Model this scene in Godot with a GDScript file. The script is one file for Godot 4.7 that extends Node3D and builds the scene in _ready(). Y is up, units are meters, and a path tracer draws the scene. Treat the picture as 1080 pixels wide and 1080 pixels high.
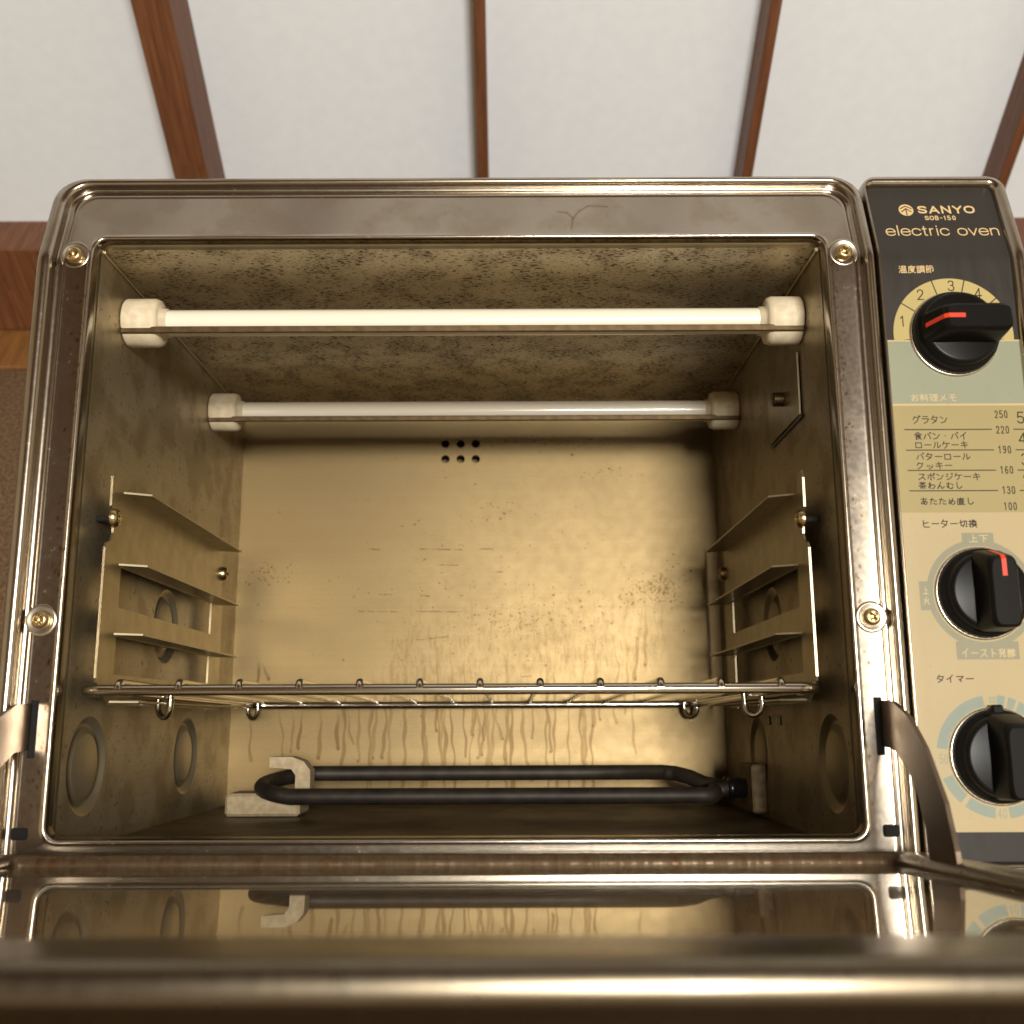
extends Node3D

# Everything on the oven is written in millimetres in the oven's own axes:
# x to the right, y up along the front, z out of the mouth; origin at the
# middle of the lower edge of the mouth.
const MM := 0.001
const TILT := 56.5            # the oven leans back on its rear lower edge
const BEND_Y := 258.0         # the front slopes back above this height
const BEND_K := 0.3

var oven_frame := Transform3D()
var M := {}
var rng := RandomNumberGenerator.new()

# ------------------------------------------------------------------ helpers
func v(x: float, y: float, z: float) -> Vector3:
	return Vector3(x, y, z) * MM

func bend(y: float) -> float:
	var t := y - BEND_Y
	return -BEND_K * (0.5 * (t + sqrt(t * t + 6.0)))

func thing(called: String, label: String, category: String, group := "") -> Node3D:
	var o := Node3D.new()
	o.name = called
	add_child(o, true)
	o.set_meta("label", label)
	o.set_meta("category", category)
	if group:
		o.set_meta("group", group)
	return o

func part(called: String, mesh: Mesh, mat: Material, parent: Node, at := Transform3D()) -> MeshInstance3D:
	var o := MeshInstance3D.new()
	o.name = called
	o.mesh = mesh
	o.material_override = mat
	o.transform = at
	parent.add_child(o, true)
	return o

func structure(called: String, mesh: Mesh, mat: Material, at := Transform3D()) -> MeshInstance3D:
	var o := part(called, mesh, mat, self, at)
	o.set_meta("kind", "structure")
	return o

func moved(p: Vector3) -> Transform3D:
	return Transform3D(Basis(), p)

func new_st() -> SurfaceTool:
	var st := SurfaceTool.new()
	st.begin(Mesh.PRIMITIVE_TRIANGLES)
	return st

# rows of equally many points (metres) joined into a skin
func skin(st: SurfaceTool, rows: Array, ring: bool, uvs: Array = [], smooth := 1) -> void:
	st.set_smooth_group(smooth if smooth > 0 else 4294967295)
	for i in rows.size() - 1:
		var a: PackedVector3Array = rows[i]
		var b: PackedVector3Array = rows[i + 1]
		var n := a.size()
		for j in (n if ring else n - 1):
			var k := (j + 1) % n
			var quad := [[a[j], i, j], [b[j], i + 1, j], [b[k], i + 1, k], [a[j], i, j], [b[k], i + 1, k], [a[k], i, k]]
			for q in quad:
				if uvs.size():
					st.set_uv(uvs[q[1]][q[2]])
				st.add_vertex(q[0])

func fan(st: SurfaceTool, ringpts: PackedVector3Array, flip := false) -> void:
	st.set_smooth_group(4294967295)
	var c := Vector3.ZERO
	for p in ringpts:
		c += p
	c /= ringpts.size()
	for j in ringpts.size():
		var k := (j + 1) % ringpts.size()
		st.add_vertex(c)
		st.add_vertex(ringpts[k] if flip else ringpts[j])
		st.add_vertex(ringpts[j] if flip else ringpts[k])

func done(st: SurfaceTool) -> ArrayMesh:
	st.generate_normals()
	return st.commit()

# box with chamfered edges, sizes in mm, centred
func box_mesh(sx: float, sy: float, sz: float, b := 0.5) -> ArrayMesh:
	var st := new_st()
	box_into(st, Vector3.ZERO, sx, sy, sz, b)
	return done(st)

func box_into(st: SurfaceTool, c: Vector3, sx: float, sy: float, sz: float, b := 0.5) -> void:
	var rows := []
	var hx := sx / 2
	var hy := sy / 2
	var hz := sz / 2
	for e in [[-hz, b], [-hz + b, 0.0], [hz - b, 0.0], [hz, b]]:
		var i: float = e[1]
		var r := PackedVector3Array()
		for p in [[-hx + b, -hy + i], [hx - b, -hy + i], [hx - i, -hy + b], [hx - i, hy - b], [hx - b, hy - i], [-hx + b, hy - i], [-hx + i, hy - b], [-hx + i, -hy + b]]:
			r.append(c * MM + v(p[0], p[1], e[0]))
		rows.append(r)
	skin(st, rows, true, [], 0)
	fan(st, rows[0])
	fan(st, rows[3], true)

# round rod along points (mm)
func rod_into(st: SurfaceTool, pts: Array, r: float, sides := 10, closed := false) -> void:
	var n := pts.size()
	var rows := []
	var up := Vector3.ZERO
	for i in n:
		var p: Vector3 = pts[i]
		var a: Vector3 = pts[(i - 1 + n) % n] if (closed or i > 0) else p
		var b: Vector3 = pts[(i + 1) % n] if (closed or i < n - 1) else p
		var t := (b - a).normalized()
		if up == Vector3.ZERO:
			up = Vector3.UP if absf(t.y) < 0.9 else Vector3.RIGHT
		var s := t.cross(up).normalized()
		up = s.cross(t).normalized()
		var ring := PackedVector3Array()
		for k in sides:
			var g := TAU * k / sides
			ring.append((p + (s * cos(g) + up * sin(g)) * r) * MM)
		rows.append(ring)
	if closed:
		rows.append(rows[0])
	skin(st, rows, true)
	if not closed:
		fan(st, rows[0])
		fan(st, rows[n - 1], true)

func rod(pts: Array, r: float, sides := 10, closed := false) -> ArrayMesh:
	var st := new_st()
	rod_into(st, pts, r, sides, closed)
	return done(st)

# lathe about z; profile of [radius, height] in mm
func lathe_into(st: SurfaceTool, profile: Array, c := Vector3.ZERO, turn := Basis(), sides := 36, smooth := 1) -> void:
	var rows := []
	for p in profile:
		var ring := PackedVector3Array()
		for k in sides:
			var g := TAU * k / sides
			ring.append((c + turn * Vector3(p[0] * cos(g), p[0] * sin(g), p[1])) * MM)
		rows.append(ring)
	skin(st, rows, true, [], smooth)

func lathe(profile: Array, sides := 36, smooth := 1) -> ArrayMesh:
	var st := new_st()
	lathe_into(st, profile, Vector3.ZERO, Basis(), sides, smooth)
	return done(st)

# flat outline (mm, any axes) given thickness along an offset
func slab_into(st: SurfaceTool, outline: Array, off: Vector3) -> void:
	var flat := PackedVector2Array()
	var ax := 0
	var ay := 1
	if absf(off.x) > absf(off.y) and absf(off.x) > absf(off.z):
		ax = 2
	elif absf(off.y) > absf(off.z):
		ay = 2
	for p: Vector3 in outline:
		flat.append(Vector2(p[ax], p[ay]))
	var tri := Geometry2D.triangulate_polygon(flat)
	st.set_smooth_group(4294967295)
	for s in 2:
		for k in range(0, tri.size(), 3):
			for m in ([0, 1, 2] if s == 0 else [0, 2, 1]):
				st.add_vertex((outline[tri[k + m]] + off * s) * MM)
	var n := outline.size()
	for j in n:
		var a: Vector3 = outline[j]
		var b: Vector3 = outline[(j + 1) % n]
		for p in [a, b, b + off, a, b + off, a + off]:
			st.add_vertex(p * MM)

# a closed loop round a rectangle with round corners
func loop(x0: float, x1: float, y0: float, y1: float, r: float, z: float, cut: Array) -> PackedVector3Array:
	var out := PackedVector3Array()
	var seg := 7
	var corner := func(cx: float, cy: float, a0: float):
		for k in seg + 1:
			var g := a0 + PI / 2 * k / seg
			var y := cy + r * sin(g)
			out.append(v(cx + r * cos(g), y, z + bend(y)))
	corner.call(x1 - r, y0 + r, -PI / 2)
	for y in cut:
		out.append(v(x1, y, z + bend(y)))
	corner.call(x1 - r, y1 - r, 0.0)
	for k in range(1, 6):
		out.append(v(lerpf(x1 - r, x0 + r, k / 6.0), y1, z + bend(y1)))
	corner.call(x0 + r, y1 - r, PI / 2)
	for i in cut.size():
		var y: float = cut[cut.size() - 1 - i]
		out.append(v(x0, y, z + bend(y)))
	corner.call(x0 + r, y0 + r, PI)
	for k in range(1, 6):
		out.append(v(lerpf(x0 + r, x1 - r, k / 6.0), y0, z + bend(y0)))
	return out

# flat plate in the plane spanned by two axes with round holes; returns rims
func plate_into(st: SurfaceTool, o: Vector3, du: Vector3, dv: Vector3, w: float, h: float, holes: Array, cell: float, sides := 32) -> Array:
	var xs := [0.0, w]
	var ys := [0.0, h]
	for c in holes:
		for s in [-1, 1]:
			xs.append(c.x + s * cell)
			ys.append(c.y + s * cell)
	xs.sort()
	ys.sort()
	st.set_smooth_group(4294967295)
	var put := func(a: float, b: float):
		st.set_uv(Vector2(a / w, 1.0 - b / h))
		st.add_vertex((o + du * a + dv * b) * MM)
	for i in xs.size() - 1:
		for j in ys.size() - 1:
			if xs[i + 1] - xs[i] < 0.01 or ys[j + 1] - ys[j] < 0.01:
				continue
			var mid := Vector2((xs[i] + xs[i + 1]) / 2, (ys[j] + ys[j + 1]) / 2)
			var inside := false
			for c in holes:
				if absf(mid.x - c.x) < cell and absf(mid.y - c.y) < cell:
					inside = true
			if inside:
				continue
			for q in [[0, 0], [1, 0], [1, 1], [0, 0], [1, 1], [0, 1]]:
				put.call(xs[i + q[0]], ys[j + q[1]])
	var rims := []
	for c in holes:
		var rim := PackedVector3Array()
		for k in sides:
			var pts := []
			for e in [k, k + 1]:
				var g: float = TAU * e / sides
				var d := Vector2(cos(g), sin(g))
				pts.append(Vector2(c.x, c.y) + d * c.z)
				pts.append(Vector2(c.x, c.y) + d * cell / maxf(absf(d.x), absf(d.y)))
			rim.append((o + du * pts[0].x + dv * pts[0].y) * MM)
			for q in [0, 1, 3, 0, 3, 2]:
				put.call(pts[q].x, pts[q].y)
		rims.append(rim)
	return rims

# ------------------------------------------------------------------ textures
func noise_bytes(w: int, h: int, freq: float, octaves := 3, s := 1, kind := FastNoiseLite.TYPE_SIMPLEX_SMOOTH) -> PackedByteArray:
	var n := FastNoiseLite.new()
	n.noise_type = kind
	n.seed = s
	n.frequency = freq
	n.fractal_octaves = octaves
	var im := n.get_image(w, h, false, false, true)
	im.convert(Image.FORMAT_L8)
	return im.get_data()

func ss(a: float, b: float, x: float) -> float:
	var t := clampf((x - a) / (b - a), 0.0, 1.0)
	return t * t * (3.0 - 2.0 * t)

func tex(im: Image) -> ImageTexture:
	return ImageTexture.create_from_image(im)

# antialiased stroke in pixels
func stroke(im: Image, a: Vector2, b: Vector2, half: float, c: Color, strength := 1.0) -> void:
	var w := im.get_width()
	var h := im.get_height()
	var x0 := maxi(0, int(floor(minf(a.x, b.x) - half - 1)))
	var x1 := mini(w - 1, int(ceil(maxf(a.x, b.x) + half + 1)))
	var y0 := maxi(0, int(floor(minf(a.y, b.y) - half - 1)))
	var y1 := mini(h - 1, int(ceil(maxf(a.y, b.y) + half + 1)))
	var d := b - a
	var l2 := maxf(d.length_squared(), 1e-6)
	for y in range(y0, y1 + 1):
		for x in range(x0, x1 + 1):
			var p := Vector2(x + 0.5, y + 0.5)
			var t := clampf((p - a).dot(d) / l2, 0.0, 1.0)
			var k := clampf(half + 0.5 - p.distance_to(a + d * t), 0.0, 1.0) * strength
			if k > 0.0:
				im.set_pixel(x, y, im.get_pixel(x, y).lerp(c, k))

func plain(albedo: Color, rough: float, metal := 0.0) -> StandardMaterial3D:
	var m := StandardMaterial3D.new()
	m.albedo_color = albedo
	m.roughness = rough
	m.metallic = metal
	return m

func rgb(r: int, g: int, b: int) -> Color:
	return Color(r / 255.0, g / 255.0, b / 255.0)

func noise_tex(freq: float, lo: Color, hi: Color, s := 1, octaves := 4, size := 512, normal := 0.0) -> NoiseTexture2D:
	var n := FastNoiseLite.new()
	n.noise_type = FastNoiseLite.TYPE_SIMPLEX_SMOOTH
	n.frequency = freq
	n.seed = s
	n.fractal_octaves = octaves
	var t := NoiseTexture2D.new()
	t.width = size
	t.height = size
	t.seamless = true
	t.noise = n
	if normal > 0.0:
		t.as_normal_map = true
		t.bump_strength = normal
	else:
		var g := Gradient.new()
		g.set_color(0, lo)
		g.set_color(1, hi)
		t.color_ramp = g
	return t

func triplanar(m: StandardMaterial3D, per_metre: float) -> StandardMaterial3D:
	m.uv1_triplanar = true
	m.uv1_scale = Vector3.ONE * per_metre
	return m

# steel sheet with baked-on grease. kind 0 rear wall, 1 roof, 2 side, 3 floor
func steel(kind: int, w: int, h: int, mm_w: float, mm_h: float, base: Color, s: int) -> StandardMaterial3D:
	var px := w / mm_w
	var fine := noise_bytes(w, h, 0.13, 3, s)
	var grain := noise_bytes(w, h, 0.25, 2, s + 1)
	var broad := noise_bytes(w, h, 0.006, 4, s + 2)
	var mid := noise_bytes(w, h, 0.03, 4, s + 3)
	var wide := noise_bytes(w, h, 0.012, 5, s + 4)
	var streak := noise_bytes(4, h, 0.35, 3, s + 5)
	var half := w / 2
	var fleck := noise_bytes(half, h, 0.16, 2, s + 6)
	var fleck2 := noise_bytes(half, h, 0.34, 2, s + 7)
	var im := Image.create(w, h, false, Image.FORMAT_RGB8)
	var rm := Image.create(w, h, false, Image.FORMAT_RGB8)
	var burnt := rgb(58, 40, 20)
	var brown := rgb(112, 93, 64)
	for y in h:
		for x in w:
			var i := y * w + x
			var f := fine[i] / 255.0
			var g := grain[i] / 255.0
			var b := broad[i] / 255.0
			var m := mid[i] / 255.0
			var q := wide[i] / 255.0
			var st := streak[y * 4] / 255.0
			var c := base.lerp(brown, 0.06 + 0.10 * ss(0.35, 0.85, b))
			c = c * (0.93 + 0.10 * g + 0.05 * st)
			var rough := 0.44 + 0.04 * (m - 0.5) + 0.03 * b
			var metal := 0.88
			if kind == 1:
				var k := y * half + x / 2
				var area := 0.30 + 0.70 * ss(0.25, 0.80, q)
				var thr := lerpf(0.76, 0.60, area)
				var fl := maxf(ss(thr, thr + 0.14, fleck[k] / 255.0), 0.8 * ss(thr + 0.06, thr + 0.20, fleck2[k] / 255.0))
				var film := ss(0.30, 0.80, 0.6 * q + 0.4 * m) * 0.25
				var edge := ss(0.012, 0.0, absf(q - 0.56)) * 0.45 * ss(0.4, 0.7, b)
				c = c.lerp(brown, maxf(film, edge))
				c = c.lerp(burnt, fl * 0.92)
				rough += 0.10 * film + 0.2 * fl
				metal -= 0.25 * film + 0.5 * fl
			elif kind == 2:
				var sp := ss(0.70, 0.80, f) * ss(0.5, 0.7, m)
				c = c.lerp(burnt, sp * 0.6)
				c = c.lerp(brown, 0.35 * ss(0.4, 0.75, q))
				metal -= 0.3 * sp
			elif kind == 3:
				var film3 := ss(0.35, 0.6, q)
				c = c.lerp(burnt, 0.30 + 0.4 * film3)
				rough += 0.06
				metal -= 0.3 * film3
			else:
				var sp0 := ss(0.76, 0.84, f) * ss(0.52, 0.66, m)
				c = c.lerp(brown, sp0 * 0.7)
				metal -= 0.2 * sp0
			im.set_pixel(x, y, c)
			rm.set_pixel(x, y, Color(0.0, clampf(rough, 0.05, 1.0), clampf(metal, 0.0, 1.0)))
	if kind == 0:
		grease(im, mm_w, mm_h, px, s)
	var mat := StandardMaterial3D.new()
	mat.albedo_texture = tex(im)
	mat.roughness = 1.0
	mat.metallic = 1.0
	mat.roughness_texture = tex(rm)
	mat.roughness_texture_channel = BaseMaterial3D.TEXTURE_CHANNEL_GREEN
	mat.metallic_texture = mat.roughness_texture
	mat.metallic_texture_channel = BaseMaterial3D.TEXTURE_CHANNEL_BLUE
	return mat

# runs of old grease, specks and scratches on the rear wall
func grease(im: Image, mm_w: float, mm_h: float, px: float, s: int) -> void:
	rng.seed = s
	var at := func(x: float, y: float) -> Vector2:
		return Vector2((x + mm_w / 2) * px, (mm_h - 7.0 - y) * px)
	var run := rgb(82, 63, 36)
	var tip := rgb(70, 46, 18)
	var drips := [[-90.2,57.0,-87.6,42.1,-84.1,32.6],[-81.8,67.6,-80.3,52.7,-81.3,21.1],[-71.2,80.5,-70.1,56.9,-71.0,23.2],[-64.8,84.8,-63.2,42.0,-64.6,23.2],[-59.4,89.1,-60.0,63.3,-59.4,2.4],[-50.6,86.9,-49.0,54.7,-50.9,2.4],[-38.1,93.3,-36.6,52.5,-37.5,2.3],[-28.9,97.6,-27.9,58.9,-27.9,40.9],[-19.1,97.6,-17.6,50.3,-15.7,2.2],[-4.8,84.5,-3.6,52.4,-5.5,12.5],[-0.4,71.6,1.9,41.8,-0.2,22.9],[7.2,67.3,5.1,41.8,3.0,25.0],[12.7,80.1,13.1,48.1,17.4,35.4],[20.3,95.3,20.7,63.0,18.6,21.8],[29.0,75.8,30.4,45.9,36.1,8.2],[37.6,67.2,38.6,50.1,37.6,35.8],[47.8,106.1,48.5,71.4,46.8,54.3,47.6,2.0],[54.3,97.3,52.0,50.1,53.6,2.0],[62.9,84.3,62.8,47.9,60.8,1.9],[74.0,97.2,72.1,52.1,73.2,28.9,72.3,1.9],[81.7,101.6,79.7,52.1,77.1,28.9,77.6,1.9],[93.9,105.9,96.7,84.2,93.2,58.4,95.3,45.7],[102.6,101.5,103.0,75.5,100.7,52.0],[110.6,114.6,111.2,94.9,108.4,75.5],[116.4,123.4,116.8,101.4,115.7,85.2],[-136.7,55.0,-134.0,42.3,-132.2,25.5],[-128.0,55.0,-125.4,42.3,-126.9,27.6],[-119.3,55.0,-121.7,29.6],[-108.5,54.9,-107.7,42.2,-107.9,23.3],[-96.6,52.7,-94.8,29.5],[-156.1,55.1,-153.5,21.4],[-148.9,87.2,-144.1,76.4],[-150.0,87.2,-151.6,74.3]]
	# the film they ran out of
	for k in 900:
		var x := rng.randf_range(-60, 130)
		var y := 92.0 + 0.12 * x + rng.randfn(0.0, 17.0)
		stroke(im, at.call(x, y), at.call(x + rng.randf_range(-1, 1), y - rng.randf_range(1, 7)), rng.randf_range(0.6, 3.2), run, 0.10)
	for k in 22:
		var x := rng.randf_range(-105, 112)
		var top := rng.randf_range(60, 92)
		drips.append([x, top, x + rng.randf_range(-2, 2), top - rng.randf_range(14, 26), x + rng.randf_range(-3, 3), maxf(3.0, top - rng.randf_range(30, 85))])
	var mask := PackedFloat32Array()
	var mw := im.get_width()
	var mh := im.get_height()
	mask.resize(mw * mh)
	for d in drips:
		var n: int = d.size() / 2
		var wide := rng.randf_range(1.1, 2.9)
		var dark := rng.randf_range(0.45, 0.95)
		for k in n - 1:
			var a := Vector2(d[k * 2], d[k * 2 + 1])
			var b := Vector2(d[k * 2 + 2], d[k * 2 + 3])
			var cuts := maxi(6, int(a.distance_to(b) * px * 0.8))
			for c in cuts:
				var p := a.lerp(b, float(c) / cuts)
				var down := (k + float(c) / cuts) / (n - 1)
				var q: Vector2 = at.call(p.x + sin(p.y * 0.33 + d[0]) * 0.5 + sin(p.y * 0.11 + d[0] * 2.0) * 0.7, p.y)
				var r := wide * (0.8 + 0.35 * sin(p.y * 0.21 + d[0] * 3.0) + 0.5 * down)
				for y in range(maxi(0, int(q.y - r - 2)), mini(mh, int(q.y + r + 3))):
					for x in range(maxi(0, int(q.x - r - 2)), mini(mw, int(q.x + r + 3))):
						var l := Vector2(x + 0.5, y + 0.5).distance_to(q)
						# the rim of a dried run is darker than its middle
						var f := clampf(r + 0.8 - l, 0.0, 1.0) * (0.55 + 0.45 * ss(0.2, 1.0, l / r)) * dark * (0.25 + 0.75 * ss(0.0, 0.5, down))
						mask[y * mw + x] = maxf(mask[y * mw + x], f)
		var e := Vector2(d[n * 2 - 2], d[n * 2 - 1])
		if e.y > 15.0 and rng.randf() < 0.75:
			stroke(im, at.call(e.x, e.y + 0.5), at.call(e.x, e.y - 0.4), wide * 0.9, tip, 0.5)
	for y in mh:
		for x in mw:
			var f := mask[y * mw + x]
			if f > 0.01:
				im.set_pixel(x, y, im.get_pixel(x, y).lerp(run, f * 0.8))
	var clusters := [[125.0, 139.0, 18.0, 11.0, 260], [21.0, 115.0, 22.0, 9.0, 90], [98.0, 221.0, 22.0, 5.0, 22], [10.0, 194.0, 20.0, 9.0, 26], [-146.0, 150.0, 10.0, 8.0, 60], [60.0, 120.0, 45.0, 16.0, 110], [0.0, 140.0, 130.0, 70.0, 190], [60.0, 246.0, 60.0, 5.0, 110]]
	for c in clusters:
		for k in int(c[4]):
			var p := Vector2(c[0] + rng.randfn(0, c[2] * 0.6), c[1] + rng.randfn(0, c[3] * 0.6))
			var r := rng.randf_range(0.35, 1.5) * (1.0 if rng.randf() < 0.85 else 1.7)
			stroke(im, at.call(p.x, p.y), at.call(p.x + rng.randf_range(-0.8, 0.8), p.y + rng.randf_range(-0.5, 0.5)), r, run.lerp(tip, rng.randf()), rng.randf_range(0.25, 0.75))
	var scratches := [[-40.8,166.9,-10.7,166.3],[-77.7,167.0,-69.8,166.5],[1.6,166.9,10.5,166.7],[-83.2,123.0,-55.6,122.5],[-43.5,122.9,-9.3,122.3],[-42.1,103.1,-22.4,105.2],[-27.3,155.6,-14.0,155.1],[-69.1,134.7,-60.3,134.5],[-40.4,133.9,-33.7,133.3],[-12.7,133.8,-10.5,133.2],[12.7,132.6,14.9,132.4],[12.7,150.5,17.2,150.2],[30.1,77.5,36.6,77.9]]
	for d in scratches:
		var x: float = d[0]
		while x < d[2]:
			var t: float = (x - d[0]) / (d[2] - d[0])
			var y := lerpf(d[1], d[3], t)
			var l := rng.randf_range(1.5, 5.0)
			stroke(im, at.call(x, y), at.call(minf(x + l, d[2]), y), rng.randf_range(0.3, 0.9), rgb(60, 46, 28), rng.randf_range(0.45, 0.9))
			x += l + (rng.randf_range(0.0, 2.5) if rng.randf() < 0.35 else 0.0)

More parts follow.
